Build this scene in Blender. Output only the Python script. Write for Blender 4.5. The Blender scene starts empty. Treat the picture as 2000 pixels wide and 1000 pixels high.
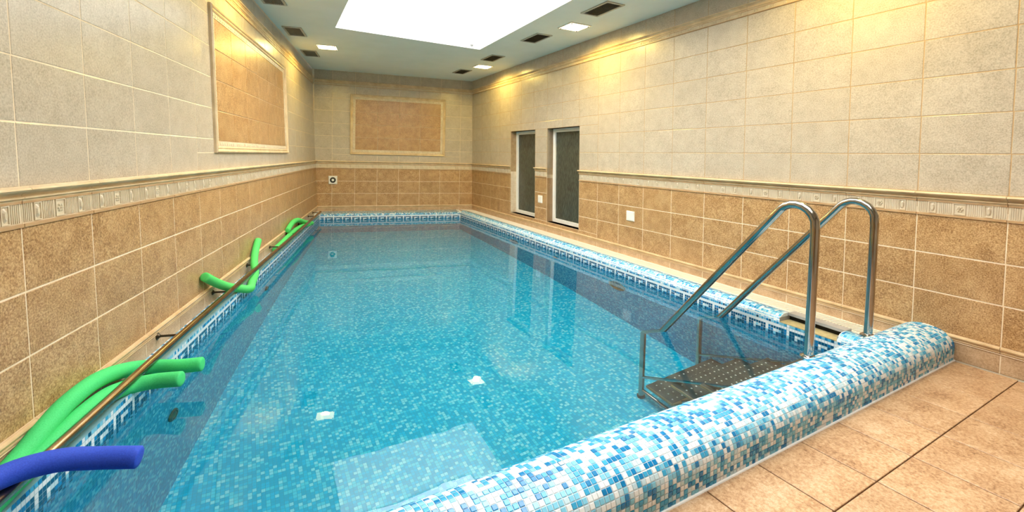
import bpy, bmesh, math, random
from mathutils import Vector, Matrix
random.seed(7)
D = bpy.data
SC = bpy.context.scene
COL = SC.collection
V2 = lambda x, y: Vector((x, y))

# ------------------------------------------------------------------ camera
H = 1.229                                  # camera height above the floor tiles
RX, RY = -0.0456, -0.0244                  # pitch, roll
cam = D.cameras.new('camera'); camo = D.objects.new('camera', cam); COL.objects.link(camo)
cam.sensor_width = 36; cam.lens = 895.97 / 2000 * 36
cam.shift_y = -(500 - 347.75) / 2000
cam.clip_start = .05; cam.clip_end = 60
cx_, sx_, cy_, sy_ = math.cos(RX), math.sin(RX), math.cos(RY), math.sin(RY)
_R = Matrix(((1, 0, 0), (0, cx_, -sx_), (0, sx_, cx_))) @ Matrix(((cy_, 0, sy_), (0, 1, 0), (-sy_, 0, cy_)))
_c = [_R.col[0], _R.col[2], -_R.col[1]]
camo.matrix_world = Matrix(((_c[0].x, _c[1].x, _c[2].x, 0), (_c[0].y, _c[1].y, _c[2].y, 0), (_c[0].z, _c[1].z, _c[2].z, H), (0, 0, 0, 1)))
SC.camera = camo

def project(p):                            # pixel of a world point, to rank mosaic tiles by size on the picture
    c = _R.transposed() @ (Vector(p) - Vector((0, 0, H)))
    if c.y < .05: return None
    return 1000 + 895.97 * c.x / c.y, 347.75 - 895.97 * c.z / c.y

# ------------------------------------------------------------------ world, exposure
w = D.worlds.new('world'); SC.world = w; w.use_nodes = True
w.node_tree.nodes['Background'].inputs[0].default_value = (.9, .95, 1, 1)
w.node_tree.nodes['Background'].inputs[1].default_value = 1.0
vs = SC.view_settings; vs.view_transform = 'Standard'; vs.look = 'None'; vs.gamma = 1; vs.exposure = 0.0
vs.use_curve_mapping = False
SKY_STRENGTH = 8.0
LAMP_WATTS = 72.0

# ------------------------------------------------------------------ materials
def srgb(r, g, b):
    f = lambda c: (c / 255) / 12.92 if c / 255 <= .04045 else (((c / 255) + .055) / 1.055) ** 2.4
    return (f(r), f(g), f(b), 1)

def new_mat(name, color=(.8, .8, .8, 1), rough=.5, metal=0., spec=.5):
    m = D.materials.new(name); m.use_nodes = True
    b = m.node_tree.nodes['Principled BSDF']
    b.inputs['Base Color'].default_value = color; b.inputs['Roughness'].default_value = rough
    b.inputs['Metallic'].default_value = metal; b.inputs['Specular IOR Level'].default_value = spec
    return m, m.node_tree.nodes, m.node_tree.links, b

def ramp(N, stops, mode='LINEAR'):
    r = N.new('ShaderNodeValToRGB'); r.color_ramp.interpolation = mode
    e = r.color_ramp.elements
    while len(e) < len(stops): e.new(.5)
    for i, (p, c) in enumerate(stops): e[i].position = p; e[i].color = c
    return r

def speckle_mat(name, stops, scale=25., rough=.3, bump=.12, var=.08, blotch=3.0, fine=.62):
    """stone-look ceramic: fine speckle over soft blotches, every piece a little different"""
    m, N, L, b = new_mat(name, rough=rough)
    tc = N.new('ShaderNodeTexCoord'); oi = N.new('ShaderNodeObjectInfo')
    mul = N.new('ShaderNodeVectorMath'); mul.operation = 'SCALE'; mul.inputs[0].default_value = (37, 91, 53); L.new(oi.outputs['Random'], mul.inputs['Scale'])
    add = N.new('ShaderNodeVectorMath'); L.new(tc.outputs['Object'], add.inputs[0]); L.new(mul.outputs[0], add.inputs[1])
    n1 = N.new('ShaderNodeTexNoise'); n1.inputs['Scale'].default_value = scale * 5; n1.inputs['Detail'].default_value = 5; n1.inputs['Roughness'].default_value = .75
    n2 = N.new('ShaderNodeTexNoise'); n2.inputs['Scale'].default_value = blotch * 3; n2.inputs['Detail'].default_value = 4; n2.inputs['Roughness'].default_value = .65
    L.new(add.outputs[0], n1.inputs['Vector']); L.new(add.outputs[0], n2.inputs['Vector'])
    mx = N.new('ShaderNodeMath'); mx.operation = 'MULTIPLY_ADD'; mx.inputs[1].default_value = fine; L.new(n1.outputs[0], mx.inputs[0])
    m2 = N.new('ShaderNodeMath'); m2.operation = 'MULTIPLY'; m2.inputs[1].default_value = 1 - fine; L.new(n2.outputs[0], m2.inputs[0]); L.new(m2.outputs[0], mx.inputs[2])
    r = ramp(N, stops); L.new(mx.outputs[0], r.inputs[0])
    hs = N.new('ShaderNodeHueSaturation'); L.new(r.outputs[0], hs.inputs['Color'])
    mr = N.new('ShaderNodeMapRange'); mr.inputs[3].default_value = 1 - var; mr.inputs[4].default_value = 1 + var
    L.new(oi.outputs['Random'], mr.inputs[0]); L.new(mr.outputs[0], hs.inputs['Value'])
    L.new(hs.outputs[0], b.inputs['Base Color'])
    bp = N.new('ShaderNodeBump'); bp.inputs['Strength'].default_value = bump; bp.inputs['Distance'].default_value = .002
    L.new(mx.outputs[0], bp.inputs['Height']); L.new(bp.outputs[0], b.inputs['Normal'])
    return m

def noise_mat(name, c1, c2, scale=8., rough=.6, metal=0., bump=0.):
    m, N, L, b = new_mat(name, rough=rough, metal=metal)
    tc = N.new('ShaderNodeTexCoord'); n = N.new('ShaderNodeTexNoise'); n.inputs['Scale'].default_value = scale; n.inputs['Detail'].default_value = 4
    L.new(tc.outputs['Object'], n.inputs['Vector'])
    r = ramp(N, [(.3, c1), (.7, c2)]); L.new(n.outputs[0], r.inputs[0]); L.new(r.outputs[0], b.inputs['Base Color'])
    if bump:
        bp = N.new('ShaderNodeBump'); bp.inputs['Strength'].default_value = bump; bp.inputs['Distance'].default_value = .002
        L.new(n.outputs[0], bp.inputs['Height']); L.new(bp.outputs[0], b.inputs['Normal'])
    return m

M = {}
M['tile_up'] = speckle_mat('pale_wall_tile', [(.36, srgb(158, 147, 129)), (.5, srgb(188, 177, 159)), (.62, srgb(205, 195, 179))], rough=.28, bump=.06, var=.025, fine=.76)
M['tile_low'] = speckle_mat('tan_wall_tile', [(.38, srgb(128, 90, 52)), (.49, srgb(175, 137, 92)), (.60, srgb(212, 178, 132))], fine=.78, rough=.32, bump=.08, var=.04)
M['tile_base'] = speckle_mat('base_tile', [(.38, srgb(156, 126, 94)), (.5, srgb(188, 158, 124)), (.62, srgb(208, 180, 148))], rough=.35, bump=.06, var=.03)
M['tile_floor'] = speckle_mat('rustic_floor_tile', [(.35, srgb(112, 76, 48)), (.43, srgb(168, 130, 96)), (.52, srgb(192, 157, 122)), (.64, srgb(214, 186, 156))], fine=.66, scale=16, rough=.4, bump=.25, var=.05, blotch=2.0)
M['grout'] = noise_mat('cream_grout', srgb(226, 206, 174), srgb(240, 224, 198), 20, .85)
M['grout_tan'] = noise_mat('tan_grout', srgb(176, 146, 106), srgb(196, 166, 126), 20, .85)
M['grout_floor'] = noise_mat('brown_grout', srgb(78, 48, 24), srgb(104, 68, 38), 20, .9)
M['border'] = noise_mat('cream_relief_tile', srgb(206, 190, 162), srgb(222, 208, 182), 14, .35)
M['rim'] = noise_mat('tan_shadow_rim', srgb(178, 142, 102), srgb(196, 162, 122), 14, .35)  # tan deepened so the rims also carry the strip's shadow line
M['mould'] = noise_mat('cream_moulding', srgb(202, 176, 136), srgb(226, 204, 168), 10, .3)
M['mould_low'] = noise_mat('beige_moulding', srgb(192, 162, 122), srgb(214, 188, 150), 10, .3)
M['ceil'] = noise_mat('ceiling_paint', srgb(228, 236, 229), srgb(234, 241, 235), 3, .9)
M['white'] = noise_mat('white_paint', srgb(238, 238, 234), srgb(246, 246, 242), 5, .5)
M['plastic'] = noise_mat('white_plastic', srgb(236, 234, 226), srgb(246, 244, 238), 9, .35)
M['grate'] = noise_mat('white_grate_plastic', srgb(240, 236, 224), srgb(250, 246, 236), 9, .4)
M['dark'] = noise_mat('dark_recess', srgb(14, 13, 12), srgb(26, 24, 22), 9, .8)  # near-black of the fan ring; on bed, slot and vents it paints in shade
M['vent'] = noise_mat('vent_aluminium', srgb(168, 168, 158), srgb(186, 186, 176), 12, .5, .1)
M['vent_slat'] = noise_mat('vent_slat_metal', srgb(84, 84, 80), srgb(110, 110, 104), 12, .5, .1)
M['steel'] = noise_mat('polished_steel', srgb(156, 152, 146), srgb(184, 180, 174), 6, .13, 1.)
M['rail_steel'] = noise_mat('tarnished_steel', srgb(132, 112, 90), srgb(160, 140, 116), 9, .22, 1.)
M['bracket'] = noise_mat('dark_bracket_metal', srgb(58, 48, 38), srgb(86, 74, 60), 9, .35, .8)
M['tread'] = noise_mat('dark_plastic_tread', srgb(54, 64, 64), srgb(80, 88, 86), 10, .55)
M['tread_dark'] = noise_mat('dark_bronze_grille', srgb(58, 46, 32), srgb(84, 68, 48), 20, .5, .3)
M['tread_edge'] = noise_mat('brown_tread_edge', srgb(128, 112, 84), srgb(160, 140, 106), 10, .6)
M['stud'] = noise_mat('white_stud', srgb(236, 236, 230), srgb(246, 246, 240), 10, .4)
M['green'] = noise_mat('green_foam', srgb(54, 200, 112), srgb(70, 216, 128), 220, .75, 0, .25)
M['green2'] = noise_mat('leaf_green_foam', srgb(70, 198, 98), srgb(86, 212, 110), 220, .75, 0, .25)
M['blue'] = noise_mat('blue_foam', srgb(32, 68, 196), srgb(46, 84, 216), 220, .75, 0, .25)
M['sill'] = noise_mat('beige_concrete', srgb(160, 146, 104), srgb(184, 170, 128), 30, .8)
M['lip'] = noise_mat('grey_lip', srgb(150, 150, 150), srgb(176, 176, 176), 10, .35)
M['bronze'] = noise_mat('bronze_fitting', srgb(92, 78, 58), srgb(124, 106, 80), 16, .4, .5)
M['bgrout'] = noise_mat('border_grout', srgb(120, 168, 186), srgb(140, 184, 200), 20, .8)
M['mgrout'] = noise_mat('mosaic_grout', srgb(214, 226, 232), srgb(228, 238, 242), 20, .8)
def mosaic_piece(name, c, v=.10):
    m, N, L, b = new_mat(name, rough=.12)
    oi = N.new('ShaderNodeObjectInfo'); tc = N.new('ShaderNodeTexCoord')
    n = N.new('ShaderNodeTexNoise'); n.inputs['Scale'].default_value = 45; n.inputs['Detail'].default_value = 2; L.new(tc.outputs['Object'], n.inputs['Vector'])
    s = N.new('ShaderNodeMath'); s.operation = 'MULTIPLY_ADD'; s.inputs[1].default_value = .5; L.new(oi.outputs['Random'], s.inputs[0]); 
    s2 = N.new('ShaderNodeMath'); s2.operation = 'MULTIPLY'; s2.inputs[1].default_value = .5; L.new(n.outputs[0], s2.inputs[0]); L.new(s2.outputs[0], s.inputs[2])
    r = ramp(N, [(0, tuple(x * (1 - v) for x in c[:3]) + (1,)), (1, tuple(min(1, x * (1 + v)) for x in c[:3]) + (1,))]); L.new(s.outputs[0], r.inputs[0])
    L.new(r.outputs[0], b.inputs['Base Color'])
    return m
MOS = [mosaic_piece('mosaic_white', srgb(232, 240, 246), .03), mosaic_piece('mosaic_ice', srgb(196, 224, 238)),
       mosaic_piece('mosaic_sky', srgb(130, 202, 232)), mosaic_piece('mosaic_azure', srgb(64, 168, 216)),
       mosaic_piece('mosaic_deep', srgb(20, 128, 190)), mosaic_piece('mosaic_navy', srgb(10, 86, 128))]
MW_COPING = [31, 14, 21, 22, 12, 0]

def mosaic_mat(name, cols, axes='XY', pitch=.0205, grout=srgb(150, 200, 214)):
    """pool lining too fine to pick apart: one colour per 20 mm square, grout between"""
    m, N, L, b = new_mat(name, rough=.2)
    tc = N.new('ShaderNodeTexCoord'); sep = N.new('ShaderNodeSeparateXYZ'); L.new(tc.outputs['Object'], sep.inputs[0])
    cmb = N.new('ShaderNodeCombineXYZ')
    for i, a in enumerate(axes):
        d = N.new('ShaderNodeMath'); d.operation = 'DIVIDE'; d.inputs[1].default_value = pitch; L.new(sep.outputs[a], d.inputs[0]); L.new(d.outputs[0], cmb.inputs[i])
    fl = N.new('ShaderNodeVectorMath'); fl.operation = 'FLOOR'; L.new(cmb.outputs[0], fl.inputs[0])
    wn = N.new('ShaderNodeTexWhiteNoise'); wn.noise_dimensions = '3D'; L.new(fl.outputs[0], wn.inputs['Vector'])
    tot = sum(x[0] for x in cols); acc = 0; st = []
    for wgt, c in cols: st.append((acc / tot, c)); acc += wgt
    r = ramp(N, st, 'CONSTANT'); L.new(wn.outputs['Value'], r.inputs[0])
    fr = N.new('ShaderNodeVectorMath'); fr.operation = 'FRACTION'; L.new(cmb.outputs[0], fr.inputs[0])
    s2 = N.new('ShaderNodeSeparateXYZ'); L.new(fr.outputs[0], s2.inputs[0])
    ms = []
    for a in 'XY':
        p = N.new('ShaderNodeMath'); p.operation = 'PINGPONG'; p.inputs[1].default_value = .5; L.new(s2.outputs[a], p.inputs[0]); ms.append(p)
    mn = N.new('ShaderNodeMath'); mn.operation = 'MINIMUM'; L.new(ms[0].outputs[0], mn.inputs[0]); L.new(ms[1].outputs[0], mn.inputs[1])
    gt = N.new('ShaderNodeMath'); gt.operation = 'GREATER_THAN'; gt.inputs[1].default_value = .05; L.new(mn.outputs[0], gt.inputs[0])
    mix = N.new('ShaderNodeMix'); mix.data_type = 'RGBA'; L.new(gt.outputs[0], mix.inputs[0]); mix.inputs[6].default_value = grout; L.new(r.outputs[0], mix.inputs[7])
    L.new(mix.outputs[2], b.inputs['Base Color'])
    bp = N.new('ShaderNodeBump'); bp.inputs['Strength'].default_value = .3; bp.inputs['Distance'].default_value = .001; L.new(gt.outputs[0], bp.inputs['Height']); L.new(bp.outputs[0], b.inputs['Normal'])
    return m
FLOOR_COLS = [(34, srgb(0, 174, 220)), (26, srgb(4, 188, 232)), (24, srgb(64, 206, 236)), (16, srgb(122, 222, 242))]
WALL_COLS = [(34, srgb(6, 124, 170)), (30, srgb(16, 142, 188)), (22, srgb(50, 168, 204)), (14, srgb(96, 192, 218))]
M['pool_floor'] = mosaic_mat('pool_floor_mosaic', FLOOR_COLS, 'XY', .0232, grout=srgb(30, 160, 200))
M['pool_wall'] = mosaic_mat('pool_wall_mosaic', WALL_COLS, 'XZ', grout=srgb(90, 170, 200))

m, N, L, b = new_mat('water', (.86, .985, 1, 1), 0.0); M['water'] = m
b.inputs['Transmission Weight'].default_value = 1; b.inputs['IOR'].default_value = 1.333
tc = N.new('ShaderNodeTexCoord'); mp = N.new('ShaderNodeMapping'); mp.inputs['Scale'].default_value = (1, 1.6, 1); L.new(tc.outputs['Object'], mp.inputs[0])
n = N.new('ShaderNodeTexNoise'); n.inputs['Scale'].default_value = 1.6; n.inputs['Detail'].default_value = 3; n.inputs['Roughness'].default_value = .45; L.new(mp.outputs[0], n.inputs['Vector'])
bp = N.new('ShaderNodeBump'); bp.inputs['Strength'].default_value = .06; bp.inputs['Distance'].default_value = .02; L.new(n.outputs[0], bp.inputs['Height']); L.new(bp.outputs[0], b.inputs['Normal'])

m, N, L, b = new_mat('obscure_glass', srgb(44, 46, 38), .22); M['glass'] = m
tc = N.new('ShaderNodeTexCoord'); mp = N.new('ShaderNodeMapping'); mp.inputs['Scale'].default_value = (60, 60, 9); L.new(tc.outputs['Object'], mp.inputs[0])
n = N.new('ShaderNodeTexNoise'); n.inputs['Scale'].default_value = 1.5; n.inputs['Detail'].default_value = 3; L.new(mp.outputs[0], n.inputs['Vector'])
bp = N.new('ShaderNodeBump'); bp.inputs['Strength'].default_value = .5; bp.inputs['Distance'].default_value = .004; L.new(n.outputs[0], bp.inputs['Height']); L.new(bp.outputs[0], b.inputs['Normal'])
r = ramp(N, [(.3, srgb(46, 50, 42)), (.7, srgb(88, 92, 80))]); L.new(n.outputs[0], r.inputs[0]); L.new(r.outputs[0], b.inputs['Base Color'])

def emit_mat(name, c, s):
    m, N, L, b = new_mat(name, (.8, .8, .8, 1), .5)
    b.inputs['Emission Color'].default_value = c; b.inputs['Emission Strength'].default_value = s
    return m
M['daylight'] = emit_mat('opal_skylight_pane', (1, .99, .96, 1), SKY_STRENGTH)
M['lamp'] = emit_mat('lamp_glass', (1, .84, .42, 1), 9.)

# ------------------------------------------------------------------ helpers
def link(name, me, parent=None, loc=None, mat=None):
    o = D.objects.new(name, me); COL.objects.link(o)
    if parent is not None: o.parent = parent
    if loc is not None: o.matrix_basis = loc if isinstance(loc, Matrix) else Matrix.Translation(loc)
    return o

def tag(o, label, cat, group=None, kind=None):
    if label: o['label'] = label
    if cat: o['category'] = cat
    if group: o['group'] = group
    if kind: o['kind'] = kind
    return o

def empty(name, loc=(0, 0, 0)):
    o = D.objects.new(name, None); COL.objects.link(o); o.location = loc; o.empty_display_size = .1
    return o

class MB:
    def __init__(s): s.v = []; s.f = []; s.mi = []
    def quadbox(s, pts8, mi=0):
        """pts8: bottom ring 4, top ring 4"""
        n = len(s.v); s.v += [tuple(p) for p in pts8]
        for q in ((3, 2, 1, 0), (4, 5, 6, 7), (0, 1, 5, 4), (1, 2, 6, 5), (2, 3, 7, 6), (3, 0, 4, 7)):
            s.f.append(tuple(n + i for i in q)); s.mi.append(mi)
    def box(s, x0, x1, y0, y1, z0, z1, mi=0):
        s.quadbox([(x0, y0, z0), (x1, y0, z0), (x1, y1, z0), (x0, y1, z0), (x0, y0, z1), (x1, y0, z1), (x1, y1, z1), (x0, y1, z1)], mi)
    def poly(s, pts, mi=0):
        n = len(s.v); s.v += [tuple(p) for p in pts]; s.f.append(tuple(range(n, n + len(pts)))); s.mi.append(mi)
    def prism(s, ring, p0, p1, mi=0):
        """extrude a closed ring of vectors (function of end) between two placements"""
        a = [p0(q) for q in ring]; b_ = [p1(q) for q in ring]; n = len(s.v); k = len(ring)
        s.v += [tuple(x) for x in a] + [tuple(x) for x in b_]
        for i in range(k):
            j = (i + 1) % k; s.f.append((n + i, n + j, n + k + j, n + k + i)); s.mi.append(mi)
        s.f.append(tuple(n + i for i in reversed(range(k)))); s.mi.append(mi)
        s.f.append(tuple(n + k + i for i in range(k))); s.mi.append(mi)
    def tube(s, pts, rad, seg=14, caps=True, roundcap=0., mi=0):
        P = [Vector(p) for p in pts]; R = [rad] * len(P)
        if roundcap:
            d0 = (P[0] - P[1]).normalized(); d1 = (P[-1] - P[-2]).normalized(); c = roundcap
            P = [P[0] + d0 * c, P[0] + d0 * c * .7] + P + [P[-1] + d1 * c * .7, P[-1] + d1 * c]
            R = [rad * .6, rad * .88] + R + [rad * .88, rad * .6]
        t = [(P[min(i + 1, len(P) - 1)] - P[max(i - 1, 0)]).normalized() for i in range(len(P))]
        up = Vector((0, 0, 1)) if abs(t[0].z) < .9 else Vector((1, 0, 0))
        nx = t[0].cross(up).normalized(); n0 = len(s.v)
        for i, p in enumerate(P):
            nx = (nx - t[i] * nx.dot(t[i])).normalized(); ny = t[i].cross(nx)
            for k in range(seg):
                a = 2 * math.pi * k / seg; s.v.append(tuple(p + (nx * math.cos(a) + ny * math.sin(a)) * R[i]))
        for i in range(len(P) - 1):
            for k in range(seg):
                j = (k + 1) % seg; a = n0 + i * seg
                s.f.append((a + k, a + j, a + seg + j, a + seg + k)); s.mi.append(mi)
        if caps:
            s.f.append(tuple(n0 + k for k in reversed(range(seg)))); s.mi.append(mi)
            e = n0 + (len(P) - 1) * seg; s.f.append(tuple(e + k for k in range(seg))); s.mi.append(mi)
    def lathe(s, prof, seg=24, mi=0, M4=None):
        n0 = len(s.v); M4 = M4 or Matrix()
        for r_, z in prof:
            for k in range(seg):
                a = 2 * math.pi * k / seg; s.v.append(tuple(M4 @ Vector((r_ * math.cos(a), r_ * math.sin(a), z))))
        for i in range(len(prof) - 1):
            for k in range(seg):
                j = (k + 1) % seg; a = n0 + i * seg; s.f.append((a + k, a + j, a + seg + j, a + seg + k)); s.mi.append(mi)
        s.f.append(tuple(n0 + k for k in reversed(range(seg)))); s.mi.append(mi)
        e = n0 + (len(prof) - 1) * seg; s.f.append(tuple(e + k for k in range(seg))); s.mi.append(mi)
    def mesh(s, name, mats, smooth=False):
        me = D.meshes.new(name); me.from_pydata(s.v, [], s.f)
        for m in (mats if isinstance(mats, (list, tuple)) else [mats]): me.materials.append(m)
        if any(s.mi): me.polygons.foreach_set('material_index', s.mi)
        if smooth: me.polygons.foreach_set('use_smooth', [True] * len(s.f))
        bm = bmesh.new(); bm.from_mesh(me); bmesh.ops.recalc_face_normals(bm, faces=bm.faces); bm.to_mesh(me); bm.free()
        me.update(); return me
    def build(s, name, mats, parent=None, smooth=False, loc=None):
        me = s.mesh(name, mats, smooth); o = link(name, me, parent, loc)
        if smooth and hasattr(me, 'set_sharp_from_angle'): me.set_sharp_from_angle(angle=math.radians(40))
        return o

def spline(pts, n=8):
    P = [Vector(p) for p in pts]; P = [P[0] * 2 - P[1]] + P + [P[-1] * 2 - P[-2]]; out = []
    for i in range(1, len(P) - 2):
        for k in range(n):
            t = k / n; a, b_, c, d = P[i - 1:i + 3]
            out.append(.5 * ((2 * b_) + (c - a) * t + (2 * a - 5 * b_ + 4 * c - d) * t * t + (3 * b_ - a - 3 * c + d) * t ** 3))
    out.append(P[-2]); return out

# ------------------------------------------------------------------ plan of the room (metres, camera above the origin)
T = .4325                                   # wall tile length
TH = .2498                                  # wall tile height
Z_BASE, Z_STRIP, Z_DADO, Z_CROWN, Z_CROWN_TOP, Z_CEIL = .1622, .9143, 1.068, 2.567, 2.668, 2.857
Z_WATER, Z_POOL = -.065, -1.42
FD = V2(.8656, .5007); ND = V2(-.5007, .8656)      # along the near coping / into the pool
def FN(f, n): return FD * f + ND * n

class Wall:
    def __init__(s, O, u, nrm, lean):
        s.O = Vector(O); s.u = Vector(u).normalized(); s.n = Vector(nrm).normalized(); s.lean = lean
        e = Vector((lean, 0, 1)); u3 = s.u.to_3d(); s.v = (e - u3 * e.dot(u3)).normalized()
        n3 = s.n.to_3d(); n3 = (n3 - s.v * n3.dot(s.v)).normalized(); s.n3 = n3
        s.x = n3.cross(s.v).normalized(); s.flip = s.x.dot(u3) < 0
    def P(s, a, z, d=0.):
        q = s.O + s.u * a + s.n * d
        return Vector((q.x + s.lean * (z - Z_STRIP), q.y, z))
    def mat(s, a, z, d=0.):
        p = s.P(a, z, d)
        return Matrix(((s.x.x, s.n3.x, s.v.x, p.x), (s.x.y, s.n3.y, s.v.y, p.y), (s.x.z, s.n3.z, s.v.z, p.z), (0, 0, 0, 1)))
    def s_at_y(s, y): return (y - s.O.y) / s.u.y
TL, TR, TB = -.2751, -.5160, .3430
WL = Wall((-1.39853, 0), (TL, 1), (1, -TL), -.0394)
WR = Wall((4.33469, 0), (TR, 1), (-1, TR), -.0201)
WB = Wall((0, 10.40409), (1, TB), (TB, -1), 0.)
AL, AR, AB = 4.181 * T, 12.0331 * T, -8.8052 * T    # phase of the tile columns
def isect(p, d, q, e):
    k = ((q - p).x * e.y - (q - p).y * e.x) / (d.x * e.y - d.y * e.x); return p + d * k
C_BL = isect(WL.O, WL.u, WB.O, WB.u); C_BR = isect(WR.O, WR.u, WB.O, WB.u)
N_FRONT = -1.9
C_FL = isect(WL.O, WL.u, FN(0, N_FRONT), FD); C_FR = isect(WR.O, WR.u, FN(0, N_FRONT), FD)
SL_END = (C_BL - WL.O).length; SR_END = (C_BR - WR.O).length
SB0 = (C_BL - WB.O).dot(WB.u); SB1 = (C_BR - WB.O).dot(WB.u)
SL0 = (C_FL - WL.O).dot(WL.u); SR0 = (C_FR - WR.O).dot(WR.u)

def rect_minus(rc, holes):
    """rectangle (a0,a1,z0,z1) minus holes -> list of rectangles"""
    out = [rc]
    for h in holes:
        nxt = []
        for a0, a1, z0, z1 in out:
            b0, b1, y0, y1 = max(a0, h[0]), min(a1, h[1]), max(z0, h[2]), min(z1, h[3])
            if b0 >= b1 - 1e-6 or y0 >= y1 - 1e-6: nxt.append((a0, a1, z0, z1)); continue
            if y0 > z0: nxt.append((a0, a1, z0, y0))
            if y1 < z1: nxt.append((a0, a1, y1, z1))
            if b0 > a0: nxt.append((a0, b0, y0, y1))
            if b1 < a1: nxt.append((b1, a1, y0, y1))
        out = nxt
    return out

_tcache = {}
def tile_mesh(name, wd, ht, mat, joint=.0055, thick=.007, bev=.0022):
    key = (name, round(wd, 4), round(ht, 4))
    if key in _tcache: return _tcache[key]
    j = joint / 2; x0, x1, z0, z1 = j, wd - j, j, ht - j; B = bev
    m = MB(); a = [(x0, 0, z0), (x1, 0, z0), (x1, 0, z1), (x0, 0, z1)]; t1 = thick - B * .6
    r1 = [(x, t1, z) for x, _, z in a]
    r2 = [(x0 + B, thick, z0 + B), (x1 - B, thick, z0 + B), (x1 - B, thick, z1 - B), (x0 + B, thick, z1 - B)]
    m.v = a + r1 + r2
    for k in range(4):
        l = (k + 1) % 4; m.f += [(k, l, 4 + l, 4 + k), (4 + k, 4 + l, 8 + l, 8 + k)]
    m.f.append((8, 9, 10, 11)); m.mi = [0] * 9
    _tcache[key] = m.mesh(name, mat); return _tcache[key]

def place(wall, name, me, a0, a1, z0, parent, d=0.):
    """put a wall-local mesh (x from 0 to length, y outward, z up) at s a0..a1"""
    return link(name, me, parent, wall.mat(a1 if wall.flip else a0, z0, d))

def tile_rows(wall, parent, anchor, s0, s1, rows, holes, mat, name='wall_tile'):
    for z0, z1 in rows:
        k = math.floor((s0 - anchor) / T) 
        while anchor + k * T < s1 - 1e-4:
            a0, a1 = max(anchor + k * T, s0), min(anchor + (k + 1) * T, s1); k += 1
            for r0, r1, y0, y1 in rect_minus((a0, a1, z0, z1), holes):
                if r1 - r0 < .02 or y1 - y0 < .02: continue
                place(wall, name, tile_mesh(name + ('_' + mat.name), r1 - r0, y1 - y0, mat), r0, r1, y0, parent)

# relief border tile -------------------------------------------------
def border_mesh(wd, ht):
    key = ('border', round(wd, 4), round(ht, 4))
    if key in _tcache: return _tcache[key]
    m = MB(); j = .002
    m.box(j, wd - j, 0, .007, 0, ht)
    rim = ht * .13
    m.box(j, wd - j, .007, .015, 0, rim, 1); m.box(j, wd - j, .007, .012, ht - rim * .7, ht, 1)
    def oval(cx, cz, rx, rz, d0, d1, seg=12, sq=False):
        ring = [(cx + rx * math.cos(2 * math.pi * i / seg), cz + rz * math.sin(2 * math.pi * i / seg)) for i in range(seg)]
        inner = [(cx + (x - cx) * .55, cz + (z - cz) * .55) for x, z in ring]
        n = len(m.v); m.v += [(x, d0, z) for x, z in ring] + [(x, d1, z) for x, z in inner]
        for i in range(seg):
            k = (i + 1) % seg; m.f.append((n + i, n + k, n + seg + k, n + seg + i)); m.mi.append(0)
        m.f.append(tuple(n + seg + i for i in range(seg))); m.mi.append(0)
    full = wd > .3; cz = ht * .54; hh = ht * .36
    marks = [(.19 * T, .016, 0), (.5 * T, .026, 1), (.81 * T, .016, 0)] if full else ([(wd / 2, .016, 0)] if wd > .09 else [])
    for c, hw, ros in marks:
        for x0, x1, z0, z1 in ((c - hw - .004, c - hw, cz - hh, cz + hh), (c + hw, c + hw + .004, cz - hh, cz + hh), (c - hw, c + hw, cz - hh, cz - hh + .004), (c - hw, c + hw, cz + hh - .004, cz + hh)):
            m.box(x0, x1, .007, .0115, z0, z1)
        if ros:
            for q in range(6):
                an = q * math.pi / 3; oval(c + .0125 * math.cos(an), cz + min(.0125, hh * .5) * math.sin(an), .0075, min(.0075, hh * .3), .007, .013, 8)
            oval(c, cz, .006, .006, .007, .015, 8)
        else: oval(c, cz, hw * .75, hh * .8, .007, .014, 12)
    x = .010
    while x < wd - .012:
        if all(abs(x + .003 - c) > hw + .009 for c, hw, _ in marks): m.box(x, x + .0045, .007, .0096, cz - hh, cz + hh)
        x += .0095
    _tcache[key] = m.mesh('border_tile', [M['border'], M['rim']]); return _tcache[key]

def mould_mesh(name, wd, prof, mat):
    key = (name, round(wd, 4))
    if key in _tcache: return _tcache[key]
    m = MB(); m.prism([(d, z) for d, z in prof], lambda q: (.0012, q[0], q[1]), lambda q: (wd - .0012, q[0], q[1]))
    _tcache[key] = m.mesh(name, mat); return _tcache[key]

PROF_DADO = [(0, 0), (.012, 0), (.013, .008), (.021, .010), (.021, .016), (.011, .019), (.013, .027), (.024, .034), (.040, .038), (.046, .044), (.044, .050), (.036, .054), (0, .054)]
PROF_CROWN = [(0, 0), (.014, 0), (.015, .007), (.024, .010), (.024, .018), (.014, .022), (.016, .032), (.028, .042), (.042, .046), (.044, .052), (.034, .056), (0, .056)]
PROF_BASE = [(0, 0), (.010, 0), (.012, .004), (.009, .008), (.015, .014), (.015, .020), (.012, .022), (.020, .030), (.023, .037), (.020, .044), (.012, .047), (0, .047)]
DADO_H, CROWN_H, BASE_H = .054, .056, .047

def runs(wall, parent, anchor, s0, s1, z, holes, name, meshfn):
    k = math.floor((s0 - anchor) / T)
    while anchor + k * T < s1 - 1e-4:
        a0, a1 = max(anchor + k * T, s0), min(anchor + (k + 1) * T, s1); k += 1
        for r0, r1, _, _ in rect_minus((a0, a1, z + .001, z + .002), holes):
            if r1 - r0 > .015: place(wall, name, meshfn(r1 - r0), r0, r1, z, parent)

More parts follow.
